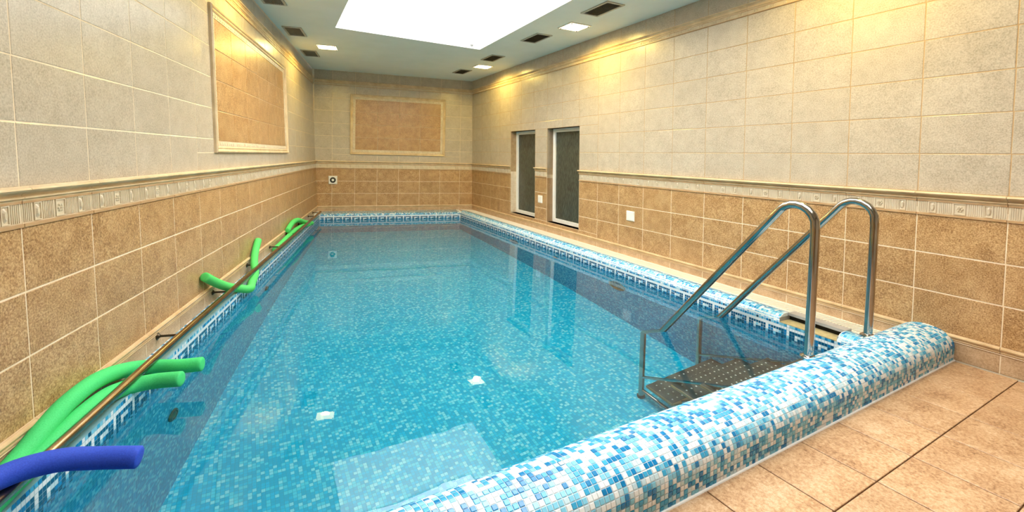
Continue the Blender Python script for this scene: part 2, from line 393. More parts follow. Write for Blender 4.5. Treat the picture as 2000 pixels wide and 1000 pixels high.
def dress_wall(wall, parent, anchor, s0, s1, holes, wins=()):
    low = [(Z_BASE + TH * k + .0012 * k, Z_BASE + TH * (k + 1) + .0012 * k) for k in range(3)]
    low[-1] = (low[-1][0], Z_STRIP)
    up = [(Z_DADO + TH * k, Z_DADO + TH * (k + 1)) for k in range(6)]
    tile_rows(wall, parent, anchor, s0, s1, low, list(wins), M['tile_low'])
    tile_rows(wall, parent, anchor, s0, s1, up, list(holes) + list(wins), M['tile_up'])
    tile_rows(wall, parent, anchor, s0, s1, [(Z_CROWN_TOP, Z_CEIL)], [], M['tile_up'])
    tile_rows(wall, parent, anchor, s0, s1, [(0., Z_BASE - BASE_H)], [], M['tile_base'], 'base_tile')
    runs(wall, parent, anchor, s0, s1, Z_BASE - BASE_H, [], 'base_moulding', lambda wd: mould_mesh('base_moulding', wd, PROF_BASE, M['mould_low']))
    runs(wall, parent, anchor, s0, s1, Z_STRIP, wins, 'border_tile', lambda wd: border_mesh(wd, Z_DADO - DADO_H - Z_STRIP))
    runs(wall, parent, anchor, s0, s1, Z_DADO - DADO_H, wins, 'dado_moulding', lambda wd: mould_mesh('dado_moulding', wd, PROF_DADO, M['mould']))
    runs(wall, parent, anchor, s0, s1, Z_CROWN, [], 'crown_border_tile', lambda wd: border_mesh(wd, Z_CROWN_TOP - CROWN_H - Z_CROWN))
    runs(wall, parent, anchor, s0, s1, Z_CROWN_TOP - CROWN_H, [], 'crown_moulding', lambda wd: mould_mesh('crown_moulding', wd, PROF_CROWN, M['mould']))

def slab(name, wall, s0, s1, holes, label, th=.16, upper='grout'):
    m = MB()
    for mi, (a0, a1, z0, z1) in [(0, r_) for r_ in rect_minus((s0, s1, -.05, Z_STRIP + .05), holes)] + [(1, r_) for r_ in rect_minus((s0, s1, Z_STRIP + .05, Z_CEIL + .02), holes)]:
        m.quadbox([wall.P(a0, z0, .0055), wall.P(a1, z0, .0055), wall.P(a1, z0, -th), wall.P(a0, z0, -th), wall.P(a0, z1, .0055), wall.P(a1, z1, .0055), wall.P(a1, z1, -th), wall.P(a0, z1, -th)], mi)
    o = m.build(name, [M['grout'], M[upper]]); return tag(o, label, 'wall', kind='structure')

def wall_panel(wall, parent, a0, a1, z0, z1, ncol, nrow):
    """framed field of tan tiles: outer moulding, relief border, tiles"""
    m = MB(); m.quadbox([wall.P(a, z, d) for z in (z0, z1) for a, d in ((a0, 0), (a1, 0), (a1, .006), (a0, .006))])
    pan = m.build('tile_panel', M['grout'], parent)
    mo, bo = .052, .046
    prof = [(0, 0), (.020, 0), (.030, .010), (.026, .020), (.016, .030), (.020, .042), (.012, .052), (0, .052)]   # depth, inset
    cor = [(a0, z0), (a1, z0), (a1, z1), (a0, z1)]; sg = [(1, 1), (-1, 1), (-1, -1), (1, -1)]
    for k in range(4):
        l = (k + 1) % 4; m = MB()
        m.prism(prof, lambda q: wall.P(cor[k][0] + sg[k][0] * q[1], cor[k][1] + sg[k][1] * q[1], .006 + q[0]), lambda q: wall.P(cor[l][0] + sg[l][0] * q[1], cor[l][1] + sg[l][1] * q[1], .006 + q[0]))
        m.build('frame_moulding', M['mould'], pan)
        m = MB(); i0, i1 = mo, mo + bo; (ka, kz), (la, lz) = cor[k], cor[l]
        def q(c, s_, ins, d): return wall.P(c[0] + s_[0] * ins, c[1] + s_[1] * ins, d)
        m.quadbox([q(cor[k], sg[k], i0, .004), q(cor[l], sg[l], i0, .004), q(cor[l], sg[l], i1, .004), q(cor[k], sg[k], i1, .004), q(cor[k], sg[k], i0, .013), q(cor[l], sg[l], i0, .013), q(cor[l], sg[l], i1, .013), q(cor[k], sg[k], i1, .013)])
        ln = math.hypot(la - ka, lz - kz); nst = int(ln / .055)      # raised studs along the border
        for t in range(2, nst - 1):
            w_ = (t + .5) / nst; ca, cz = ka + (la - ka) * w_, kz + (lz - kz) * w_
            off = (i0 + i1) / 2; hor = k in (0, 2)
            ca += 0 if hor else sg[k][0] * off; cz += sg[k][1] * off if hor else 0
            hx, hz = (.016, .013) if hor else (.013, .016)
            m.quadbox([wall.P(ca + x, cz + z, .012) for x, z in ((-hx, -hz), (hx, -hz), (hx, hz), (-hx, hz))] + [wall.P(ca + x * .6, cz + z * .6, .018) for x, z in ((-hx, -hz), (hx, -hz), (hx, hz), (-hx, hz))])
        m.build('frame_border', M['border'], pan)
    b0, b1, y0, y1 = a0 + mo + bo, a1 - mo - bo, z0 + mo + bo, z1 - mo - bo
    tw, th = (b1 - b0) / ncol, (y1 - y0) / nrow
    for i in range(ncol):
        for j in range(nrow):
            place(wall, 'panel_tile', tile_mesh('panel_tile', tw, th, M['tile_low']), b0 + i * tw, b0 + (i + 1) * tw, y0 + j * th, pan, .004)

# ------------------------------------------------------------------ walls
W_BACK = .03
wl = slab('wall_left', WL, SL0 - .2, SL_END + .1, [], 'long tiled wall behind the grab rail, with one framed tan panel')
lp = (WL.s_at_y(3.745), WL.s_at_y(6.485), 1.206, 2.418)
S_L0 = AL - 3 * T
dress_wall(WL, wl, AL, S_L0, SL_END + .015, [lp])
wall_panel(WL, wl, *lp, 6, 4)

# windows on the right wall, along s
w1 = (WR.s_at_y(7.650), WR.s_at_y(8.435), .213, 1.694)
w2 = (WR.s_at_y(6.537), WR.s_at_y(7.312), .213, 1.694)
wr = slab('wall_right', WR, SR0 - .2, SR_END + .1, [w1, w2], 'long tiled wall with two narrow obscured windows and two white plates', .26, 'grout_tan')
S_R0 = AR - 10 * T
dress_wall(WR, wr, AR, S_R0, SR_END + .015, [], [w1, w2])
wb = slab('wall_back', WB, SB0 - .15, SB1 + .15, [], 'short end wall behind the pool with a framed tan tile panel')
bp_ = (AB + T - .098, AB + 5 * T + .098, 1.205, 2.416)
dress_wall(WB, wb, AB, SB0 - .03, SB1 + .03, [bp_])
wall_panel(WB, wb, *bp_, 4, 4)
# plain tiled remainder of the room behind the camera
WF = Wall(FN(0, N_FRONT), FD, ND, 0.)
sf0, sf1 = (C_FL - WF.O).dot(WF.u), (C_FR - WF.O).dot(WF.u)
wf = slab('wall_front', WF, sf0 - .3, sf1 + .3, [], 'plain pale wall opposite the framed end wall')
m = MB(); m.quadbox([WF.P(a, z, d) for z in (0, Z_CEIL) for a, d in ((sf0, 0), (sf1, 0), (sf1, .009), (sf0, .009))]); m.build('wall_facing', M['tile_up'], wf)
for wall, par, a0, a1 in ((WL, wl, SL0, S_L0), (WR, wr, SR0, S_R0)):
    for z0, z1, mt in ((0, Z_STRIP, 'tile_low'), (Z_STRIP, Z_CEIL, 'tile_up')):
        m = MB(); m.quadbox([wall.P(a, z, d) for z in (z0, z1) for a, d in ((a0, 0), (a1, 0), (a1, .007), (a0, .007))]); m.build('wall_facing', M[mt], par)

# windows ------------------------------------------------------------
def window(name, rc, label):
    a0, a1, z0, z1 = rc; dep = .105
    root = empty(name, WR.P((a0 + a1) / 2, z0, 0)); inv = Matrix.Translation(root.location).inverted()
    tag(root, label, 'window', kind='structure')
    def part(nm, boxes, mat):
        m = MB()
        for b0, b1, y0, y1, d0, d1 in boxes:
            m.quadbox([inv @ WR.P(a, z, d) for z in (y0, y1) for a, d in ((b0, d0), (b1, d0), (b1, d1), (b0, d1))])
        return m.build(nm, mat, root)
    fw = .055
    part('window_frame', [(a0, a1, z0, z0 + fw, -dep - .06, -dep), (a0, a1, z1 - fw, z1, -dep - .06, -dep), (a0, a0 + fw, z0 + fw, z1 - fw, -dep - .06, -dep), (a1 - fw, a1, z0 + fw, z1 - fw, -dep - .06, -dep)], M['white'])
    part('pane', [(a0 + fw, a1 - fw, z0 + fw, z1 - fw, -dep - .035, -dep - .025)], M['glass'])
    zz = [z0, Z_STRIP, z1]
    for lo, hi, mt in ((z0, Z_STRIP, 'tile_low'), (Z_STRIP, Z_STRIP + .154, 'border'), (Z_STRIP + .154, z1, 'tile_up')):
        part('reveal_tile', [(a1, a1 + .006, lo, hi - .003, -dep, .004)], M[mt]); part('reveal_tile', [(a0 - .006, a0, lo, hi - .003, -dep, .004)], M[mt])
    part('reveal_tile', [(a0, a1, z1, z1 + .006, -dep, .004)], M['tile_up'])
    part('window_sill', [(a0, a1, z0 - .008, z0, -dep, .012)], M['mould_low'])
    part('backing', [(a0, a1, z0, z1, -dep - .09, -dep - .07)], M['dark'])
window('window_1', w1, 'narrow obscured window with white frame, the one beside the end wall corner')
window('window_2', w2, 'narrow obscured window with white frame, the one between the two white plates')

# ------------------------------------------------------------------ floor
TF = .3203; N0 = 1.066
flo = [C_FL, C_FR, isect(WR.O, WR.u, FN(0, N0), FD), isect(WL.O, WL.u, FN(0, N0), FD)]
m = MB(); m.poly([(p.x, p.y, -.006) for p in flo]); m.poly([(p.x, p.y, -.2) for p in reversed(flo)])
for i in range(4): a, b_ = flo[i], flo[(i + 1) % 4]; m.poly([(a.x, a.y, -.2), (b_.x, b_.y, -.2), (b_.x, b_.y, -.006), (a.x, a.y, -.006)])
floor = tag(m.build('floor', M['grout_floor']), 'rustic tan tiled deck between the mosaic coping and the near walls', 'floor', kind='structure')
def fl_mesh(wd, ht):
    key = ('floor', round(wd, 3), round(ht, 3))
    if key in _tcache: return _tcache[key]
    m = MB(); j = .0026; B = .002
    a = [(j, j), (wd - j, j), (wd - j, ht - j), (j, ht - j)]; c = [(j + B, j + B), (wd - j - B, j + B), (wd - j - B, ht - j - B), (j + B, ht - j - B)]
    m.v = [(x, y, -.006) for x, y in a] + [(x, y, -.0015) for x, y in a] + [(x, y, 0) for x, y in c]
    for k in range(4):
        l = (k + 1) % 4; m.f += [(k, l, 4 + l, 4 + k), (4 + k, 4 + l, 8 + l, 8 + k)]
    m.f.append((8, 9, 10, 11)); m.mi = [0] * 9
    _tcache[key] = m.mesh('floor_tile', M['tile_floor']); return _tcache[key]
rows = [(N0 - .290, N0)] + [(N0 - .290 - TF * (k + 1), N0 - .290 - TF * k) for k in range(8)]
RF = Matrix(((FD.x, ND.x, 0, 0), (FD.y, ND.y, 0, 0), (0, 0, 1, 0), (0, 0, 0, 1)))
for n0, n1 in rows:
    if n1 <= N_FRONT: break
    n0 = max(n0, N_FRONT)
    mid = (n0 + n1) / 2
    fr = isect(WR.O, WR.u, FN(0, mid), FD).dot(FD) - .004; fl_ = isect(WL.O, WL.u, FN(0, mid), FD).dot(FD) + .004
    k = math.floor((fl_ - 1.8066) / TF)
    while 1.8066 + k * TF < fr:
        f0, f1 = max(1.8066 + k * TF, fl_), min(1.8066 + (k + 1) * TF, fr); k += 1
        if f1 - f0 < .02: continue
        p = FN(f0, n0); mt = RF.copy(); mt.translation = (p.x, p.y, 0)
        link('floor_tile', fl_mesh(f1 - f0, n1 - n0), floor, mt)

# ------------------------------------------------------------------ ceiling with the skylight
SK = [V2(-2.348, 6.056), V2(-.541, 7.094)]
SK += [SK[1] + V2(.4356, -.9002) * 6.5, SK[0] + V2(.4583, -.8888) * 6.4]
bm = bmesh.new()
def loop(pts, z):
    vs_ = [bm.verts.new((p.x, p.y, z)) for p in pts]; return [bm.edges.new((vs_[i], vs_[(i + 1) % len(vs_)])) for i in range(len(vs_))]
def grow(p, c, k): return p + (p - c).normalized() * k
cc = (C_BL + C_BR + C_FL + C_FR) / 4
outer = [grow(p, cc, .15) for p in (C_FL, C_FR, C_BR, C_BL)]
for z in (Z_CEIL, Z_CEIL + .1):
    bmesh.ops.triangle_fill(bm, use_beauty=True, use_dissolve=False, edges=loop(outer, z) + loop(SK, z))
me = D.meshes.new('ceiling'); bm.to_mesh(me); bm.free(); me.materials.append(M['ceil'])
tag(link('ceiling', me), 'flat pale grey-green ceiling around the bright skylight', 'ceiling', kind='structure')
sky = empty('skylight', (0, 0, 0)); sky.location = ((SK[0].x + SK[2].x) / 2, (SK[0].y + SK[2].y) / 2, Z_CEIL); isk = Matrix.Translation(sky.location).inverted()
tag(sky, 'large bright skylight set in the ceiling over the pool', 'skylight', kind='structure')
ck = sum(SK, V2(0, 0)) / 4; ZS = Z_CEIL + .85
for i in range(4):
    a, b_ = SK[i], SK[(i + 1) % 4]; A, B = grow(a, ck, .06), grow(b_, ck, .06); m = MB()
    m.quadbox([isk @ Vector((p.x, p.y, z)) for z in (Z_CEIL + .001, ZS) for p in (a, b_, B, A)]); m.build('shaft_side', M['white'], sky)
def skp(u, v): 
    a = SK[3] + (SK[2] - SK[3]) * u; b_ = SK[0] + (SK[1] - SK[0]) * u; return a + (b_ - a) * v
nu, nv = 1, 4
for i in range(nu):
    for j in range(nv):
        q = [skp((i + e) / nu + (.008 if not e else -.008), (j + g) / nv + (.004 if not g else -.004)) for e, g in ((0, 0), (1, 0), (1, 1), (0, 1))]
        m = MB(); m.quadbox([isk @ Vector((p.x, p.y, z)) for z in (ZS - .012, ZS) for p in q]); m.build('skylight_pane', M['daylight'], sky)
for i in range(1, nu):
    m = MB(); m.tube([isk @ skp(i / nu, 0).to_3d().__add__(Vector((0, 0, ZS - .02))), isk @ skp(i / nu, 1).to_3d().__add__(Vector((0, 0, ZS - .02)))], .02, 6); m.build('glazing_bar', M['white'], sky)
for j in range(1, nv):
    m = MB(); m.tube([isk @ (skp(0, j / nv).to_3d() + Vector((0, 0, ZS - .02))), isk @ (skp(1, j / nv).to_3d() + Vector((0, 0, ZS - .02)))], .009, 6); m.build('glazing_bar', M['white'], sky)

# ------------------------------------------------------------------ pool basin
PLa, PLd = V2(-1.637, 1.476), V2(-2.531 + 1.637, 4.686 - 1.476)
PRa, PRd = V2(-1.047, 9.502), V2(2.0 + 1.047, 3.52 - 9.502)
PBa, PBd = V2(-3.64, 8.70), V2(-1.05 + 3.64, 9.53 - 8.70)
NP = N0 + .30
K_NL = isect(PLa, PLd, FN(0, NP), FD); K_NR = isect(PRa, PRd, FN(0, NP), FD)
K_BL = isect(PLa, PLd, PBa, PBd); K_BR = isect(PRa, PRd, PBa, PBd)
pool = empty('swimming_pool', (K_NL.x, K_NL.y, Z_POOL)); ip = Matrix.Translation(pool.location).inverted()
tag(pool, 'long indoor swimming pool lined with blue mosaic and a greek key border', 'swimming pool')
# floor, in the coping's own directions so that the mosaic runs with it
cn = [K_NL, K_NR, K_BR, K_BL]
loc = [(p.dot(FD), p.dot(ND)) for p in cn]
m = MB(); m.poly([(x, y, 0) for x, y in loc]); m.poly([(x, y, -.1) for x, y in reversed(loc)])
for i in range(4): a, b_ = loc[i], loc[(i + 1) % 4]; m.poly([(*a, -.1), (*b_, -.1), (*b_, 0), (*a, 0)])
mt = RF.copy(); mt.translation = (0, 0, Z_POOL); m.build('pool_floor', M['pool_floor'], pool, loc=ip @ mt)
PITCH = .0205
RB = .012                                    # top of the white row of the border
KEY = ['WWWWWWWW', 'Wddddddd', 'WddhhWdd', 'hddddhdd', 'addddadd', 'aadaddad', 'adaadaad']
def pool_side(a, b_, name='pool_wall'):
    """vertical lining from a to b (the water on the left hand), with border of single mosaic squares on top"""
    d = (b_ - a); ln = d.length; d = d.normalized()
    mt = Matrix(((d.x, -d.y, 0, a.x), (d.y, d.x, 0, a.y), (0, 0, 1, 0), (0, 0, 0, 1)))
    zt = RB - PITCH * len(KEY)
    m = MB(); m.box(0, ln, -.08, 0, Z_POOL - .05, zt)
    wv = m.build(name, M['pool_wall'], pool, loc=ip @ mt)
    m = MB(); m.box(0, ln, -.08, -.0015, zt, .03); m.build('border_backing', M['bgrout'], pool, loc=ip @ mt)
    m = MB(); rnd = random.Random(3); g = .0011
    for i in range(int(ln / PITCH)):
        x0 = i * PITCH
        z1 = RB + PITCH
        for r_, row in enumerate(['x'] + list(KEY)):
            ch = 'x' if row == 'x' else row[i % 8]
            mi = {'W': 0, 'h': rnd.choice((1, 1, 2)), 'd': rnd.choice((5, 5, 5, 4)), 'a': rnd.choice((2, 3, 3)), 'x': rnd.choices(range(6), [6, 8, 20, 30, 26, 10])[0]}[ch]
            m.poly([(x0 + g, .0005, z1 - PITCH + g), (x0 + PITCH - g, .0005, z1 - PITCH + g), (x0 + PITCH - g, .0005, z1 - g), (x0 + g, .0005, z1 - g)], mi)
            z1 -= PITCH
    o = m.build('greek_key_border', MOS, pool, loc=ip @ mt); o['kind'] = 'stuff'
pool_side(K_BL, K_NL)
pool_side(K_BR, K_BL)
pool_side(K_NR, K_BR)
pool_side(K_NL, K_NR)

def mosaic_strip(name, prof, a, d, ln, nrm, skip=None, seed=1, parent=None, wts=MW_COPING, trim=None):
    """mosaic laid over a profile of (outward, z) points swept from a along d"""
    d = d.normalized(); nrm = nrm.normalized()
    acc = [0.]
    for i in range(1, len(prof)): acc.append(acc[-1] + math.hypot(prof[i][0] - prof[i - 1][0], prof[i][1] - prof[i - 1][1]))
    def at(t):
        t = max(0, min(t, acc[-1]))
        for i in range(1, len(prof)):
            if t <= acc[i] + 1e-9:
                w_ = (t - acc[i - 1]) / max(1e-9, acc[i] - acc[i - 1]); return prof[i - 1][0] + (prof[i][0] - prof[i - 1][0]) * w_, prof[i - 1][1] + (prof[i][1] - prof[i - 1][1]) * w_
    rows_ = int(acc[-1] / PITCH + .5); rp = acc[-1] / rows_; rnd = random.Random(seed); g = .0009; m = MB()
    rows_pts = [(at(r_ * rp + g), at((r_ + 1) * rp - g)) for r_ in range(rows_)]
    for i in range(int(ln / PITCH)):
        for r_ in range(rows_):
            s0, s1 = i * PITCH + g, (i + 1) * PITCH - g
            if skip and skip(s0, s1): continue
            (o0, z0), (o1, z1) = rows_pts[r_]
            pts = []
            for s_, o_, z_ in ((s0, o0, z0), (s1, o0, z0), (s1, o1, z1), (s0, o1, z1)):
                q = a + d * s_ + nrm * o_; pts.append((q.x, q.y, z_ + .0012))
            if trim and trim(pts): continue
            m.poly(pts, rnd.choices(range(6), wts)[0])
    me = m.mesh(name, MOS); o = link(name, me, parent, ip); o['kind'] = 'stuff'; return o

def solid_profile(name, prof, a, d, l0, l1, nrm, mat, parent, zb, taper=None):
    d = d.normalized(); nrm = nrm.normalized(); m = MB()
    ring = [(o_, z_) for o_, z_ in prof] + [(prof[-1][0], zb), (prof[0][0], zb)]
    def pl(l): 
        return lambda q: ((lambda v: (v.x, v.y, q[1]))(a + d * (l + (taper(q[0], l) if taper else 0)) + nrm * q[0]))
    m.prism(ring, pl(l0), pl(l1)); return m.build(name, mat, parent, loc=ip)

# right-hand roll with the skimmer mouth in it
rn = (K_NR - K_NL).normalized(); rn = V2(-PRd.y, PRd.x).normalized()
if rn.dot(K_NR - K_NL) < 0: rn = -rn
RP = [(0, .033), (.004, .050), (.014, .066), (.032, .080), (.056, .088), (.085, .090), (.115, .087), (.150, .080), (.180, .072)]
rlen = (K_NR - K_BR).length
sk0 = (V2(2.049, 3.423) - K_BR).dot(PRd.normalized()); sk1 = (V2(2.232, 3.065) - K_BR).dot(PRd.normalized())
back_cut = .0
for l0, l1 in ((back_cut, sk0), (sk1, rlen + .02)): solid_profile('overflow_coping', RP, K_BR, PRd, l0, l1, rn, M['mgrout'], pool, -.05)
mosaic_strip('overflow_coping_mosaic', RP, K_BR, PRd, rlen + .02, rn, skip=lambda s0, s1: s1 > sk0 and s0 < sk1, seed=5, parent=pool, wts=[9, 14, 28, 32, 17, 0])
# left ledge
ln_ = V2(PLd.y, -PLd.x).normalized()
if ln_.dot(K_NL - K_NR) < 0: ln_ = -ln_
LP = [(0, .018), (.006, .025), (.016, .028), (.150, .028)]
solid_profile('ledge_coping', LP, K_NL, K_BL - K_NL, -.3, (K_BL - K_NL).length + .4, ln_, M['bgrout'], pool, -.05)
mosaic_strip('ledge_mosaic', [(0, .018), (.006, .026), (.016, .028), (.126, .028)], K_NL, K_BL - K_NL, (K_BL - K_NL).length, ln_, seed=6, parent=pool)
# far coping
bn = V2(-PBd.y, PBd.x).normalized()
if bn.y < 0: bn = -bn
BPf = [(0, .033), (.012, .046), (.04, .054), (.12, .058), (.50, .054)]
solid_profile('flat_coping', BPf, K_BL, PBd, -.12, (K_BR - K_BL).length + .05, bn, M['mgrout'], pool, -.05)
WEND = [20, 14, 16, 22, 18, 10]
mosaic_strip('flat_coping_mosaic', BPf, K_BL, PBd, (K_BR - K_BL).length, bn, seed=8, parent=pool, wts=WEND)

# near coping: big half-round wall of single mosaic squares
CP = [(0, 0.)] + [(0, .03 * k) for k in (1, 2, 3)]
for k in range(1, 25):
    a = math.pi * (1 - k / 25); CP.append((.15 + .15 * math.cos(a), .09 + .10 * math.sin(a)))
CP += [(.30, .09), (.30, .03), (.30, .012)]
f_lo = isect(WL.O, WL.u, FN(0, N0 + .15), FD).dot(FD); f_hi = isect(WR.O, WR.u, FN(0, N0 + .15), FD).dot(FD)
cop = None
cring = [(o_ - .0 , z_) for o_, z_ in CP]
m = MB()
def inset(q): return (q[0] + (.0022 if q[0] < .15 else -.0022) * abs(q[0] - .15) / .15, q[1] - .0022 * max(0, 1 - abs(q[0] - .15) / .15) if q[1] > .01 else q[1])
ring = [inset(q) for q in CP]; ring = [(ring[0][0], -.03)] + ring + [(ring[-1][0], -.03)]
m.prism(ring, lambda q: (*FN(f_lo, N0 + q[0]), q[1]), lambda q: (*FN(f_hi, N0 + q[0]), q[1]))
cop = m.build('roll_coping', M['mgrout'], pool, smooth=False, loc=ip)
acc = [0.]
for i in range(1, len(CP)): acc.append(acc[-1] + math.hypot(CP[i][0] - CP[i - 1][0], CP[i][1] - CP[i - 1][1]))
def cat(t):
    for i in range(1, len(CP)):
        if t <= acc[i] + 1e-9:
            w_ = (t - acc[i - 1]) / max(1e-9, acc[i] - acc[i - 1]); o_, z_ = [CP[i - 1][k] + (CP[i][k] - CP[i - 1][k]) * w_ for k in (0, 1)]; 
            return o_, z_
    return CP[-1]
nrow = round(acc[-1] / .0205); rp = acc[-1] / nrow; ncol = int((f_hi - f_lo) / .0205); cp_ = (f_hi - f_lo) / ncol
GP = .0027
sq = MB(); hx, hy = (cp_ - GP) / 2, (rp - GP) / 2; e = .0016
sq.v = [(-hx, -hy, -.002), (hx, -hy, -.002), (hx, hy, -.002), (-hx, hy, -.002), (-hx, -hy, .0), (hx, -hy, .0), (hx, hy, .0), (-hx, hy, .0), (-hx + e, -hy + e, .0009), (hx - e, -hy + e, .0009), (hx - e, hy - e, .0009), (-hx + e, hy - e, .0009)]
for k in range(4):
    l = (k + 1) % 4; sq.f += [(k, l, 4 + l, 4 + k), (4 + k, 4 + l, 8 + l, 8 + k)]
sq.f.append((8, 9, 10, 11)); sq.mi = [0] * 9
SQM = [sq.mesh('mosaic_tile', m_) for m_ in MOS]
cells = []; rnd = random.Random(11)
f3, n3_ = FD.to_3d(), ND.to_3d()
for i in range(ncol):
    for r_ in range(nrow):
        (o0, z0), (o1, z1) = cat(r_ * rp), cat((r_ + 1) * rp)
        q = FN(f_lo + (i + .5) * cp_, N0 + (o0 + o1) / 2); p = Vector((q.x, q.y, (z0 + z1) / 2))
        ty = (n3_ * (o1 - o0) + Vector((0, 0, z1 - z0))).normalized(); tz = f3.cross(ty)
        mi = rnd.choices(range(6), MW_COPING)[0]
        vd = (Vector((0, 0, H)) - p); px_ = project(p); area = 0
        if px_ and 0 < px_[0] < 2000 and 0 < px_[1] < 1000: area = max(0, vd.normalized().dot(tz)) / vd.length_squared
        cells.append((area, Matrix(((f3.x, ty.x, tz.x, p.x), (f3.y, ty.y, tz.y, p.y), (f3.z, ty.z, tz.z, p.z), (0, 0, 0, 1))), mi))
cells.sort(key=lambda c: -c[0])
for area, mt, mi in cells[:300]: link('mosaic_tile', SQM[mi], cop, mt)
m = MB()
for area, mt, mi in cells[300:]:
    n0 = len(m.v); m.v += [tuple(mt @ Vector(v_)) for v_ in sq.v]; m.f += [tuple(n0 + k for k in f_) for f_ in sq.f]; m.mi += [mi] * 9
o = m.build('mosaic_tiling', MOS, cop); o['kind'] = 'stuff'
# silicone bead along the deck
m = MB(); m.tube([(*FN(f_lo, N0 - .002), .0), (*FN(f_hi, N0 - .002), .0)], .006, 8); m.build('sealant_bead', M['white'], pool, loc=ip)

# water --------------------------------------------------------------
m = MB(); m.poly([(p.x, p.y, Z_WATER) for p in cn]); wat = m.build('pool_water', M['water'])
for p_ in wat.data.polygons:
    if p_.normal.z < 0: p_.flip()
tag(wat, 'still clear turquoise water filling the pool', 'water', kind='stuff')

# ------------------------------------------------------------------ overflow grate along the right wall
gr0 = isect(WR.O, WR.u, FN(0, NP), FD); GS0 = (gr0 - WR.O).dot(WR.u) + .02; GS1 = SR_END - .02
grate = empty('overflow_grate', WR.P(GS0, .05, .1)); ig = Matrix.Translation(grate.location).inverted()
tag(grate, 'white slatted overflow grate between the mosaic roll and the window wall', 'grate')
def gz(d): return .048 + .022 * d / .28
def gq(a, d, dz): v = WR.P(a, 0, d); return ig @ Vector((v.x, v.y, gz(d) + dz))
for d0, d1 in ((.006, .026), (.262, .284)):
    m = MB(); m.quadbox([gq(a, d, z) for z in (-.02, 0) for a, d in ((GS0, d0), (GS1, d0), (GS1, d1), (GS0, d1))]); m.build('edge_rail', M['grate'], grate)
sp = .0215; nsl = int((GS1 - GS0) / sp)
sm = MB(); sm.quadbox([gq(GS0 + a, d, z) for z in (-.018, 0) for a, d in ((0, .026), (.012, .026), (.012, .262), (0, .262))]); sme = sm.mesh('slat', M['grate'])
rest = MB()
for i in range(nsl):
    off = WR.u.to_3d() * (i * sp)
    if i < 300: link('slat', sme, grate, Matrix.Translation(off))
    else: rest.quadbox([gq(GS0 + i * sp + a, d, z) for z in (-.018, 0) for a, d in ((0, .026), (.012, .026), (.012, .262), (0, .262))])
o = rest.build('slat_run', M['grate'], grate); o['kind'] = 'stuff'
m = MB(); m.quadbox([gq(a, d, z) for z in (-.075, -.06) for a, d in ((GS0, .006), (GS1, .006), (GS1, .284), (GS0, .284))]); m.build('channel_bed', M['dark'], grate)  # shade between the slats is put into the bed's near-black colour

# skimmer mouth -------------------------------------------------------
pr = PRd.normalized()
sk = empty('skimmer', (*(K_BR + pr * (sk0 + sk1) / 2), .03)); isk2 = Matrix.Translation(sk.location).inverted()
tag(sk, 'open skimmer mouth with beige sill cut into the mosaic roll', 'skimmer')
def sb(name, l0, l1, o0, o1, z0, z1, mat):
    m = MB(); m.quadbox([isk2 @ Vector((*(K_BR + pr * l + rn * o_), z)) for z in (z0, z1) for l, o_ in ((l0, o0), (l1, o0), (l1, o1), (l0, o1))]); return m.build(name, mat, sk)
sb('sill', sk0 + .001, sk1 - .001, .002, .16, .012, .036, M['sill'])
sb('slot_shade', sk0 + .001, sk1 - .001, .125, .16, .036, .075, M['dark'])  # solid dark block, painted shade in place of a hollow slot
sb('lip', sk0 + .001, sk1 - .001, .098, .18, .072, .092, M['lip'])
sb('cheek', sk0 - .003, sk0 + .002, .004, .15, .034, .066, M['lip']); sb('cheek', sk1 - .002, sk1 + .003, .004, .15, .034, .066, M['lip'])

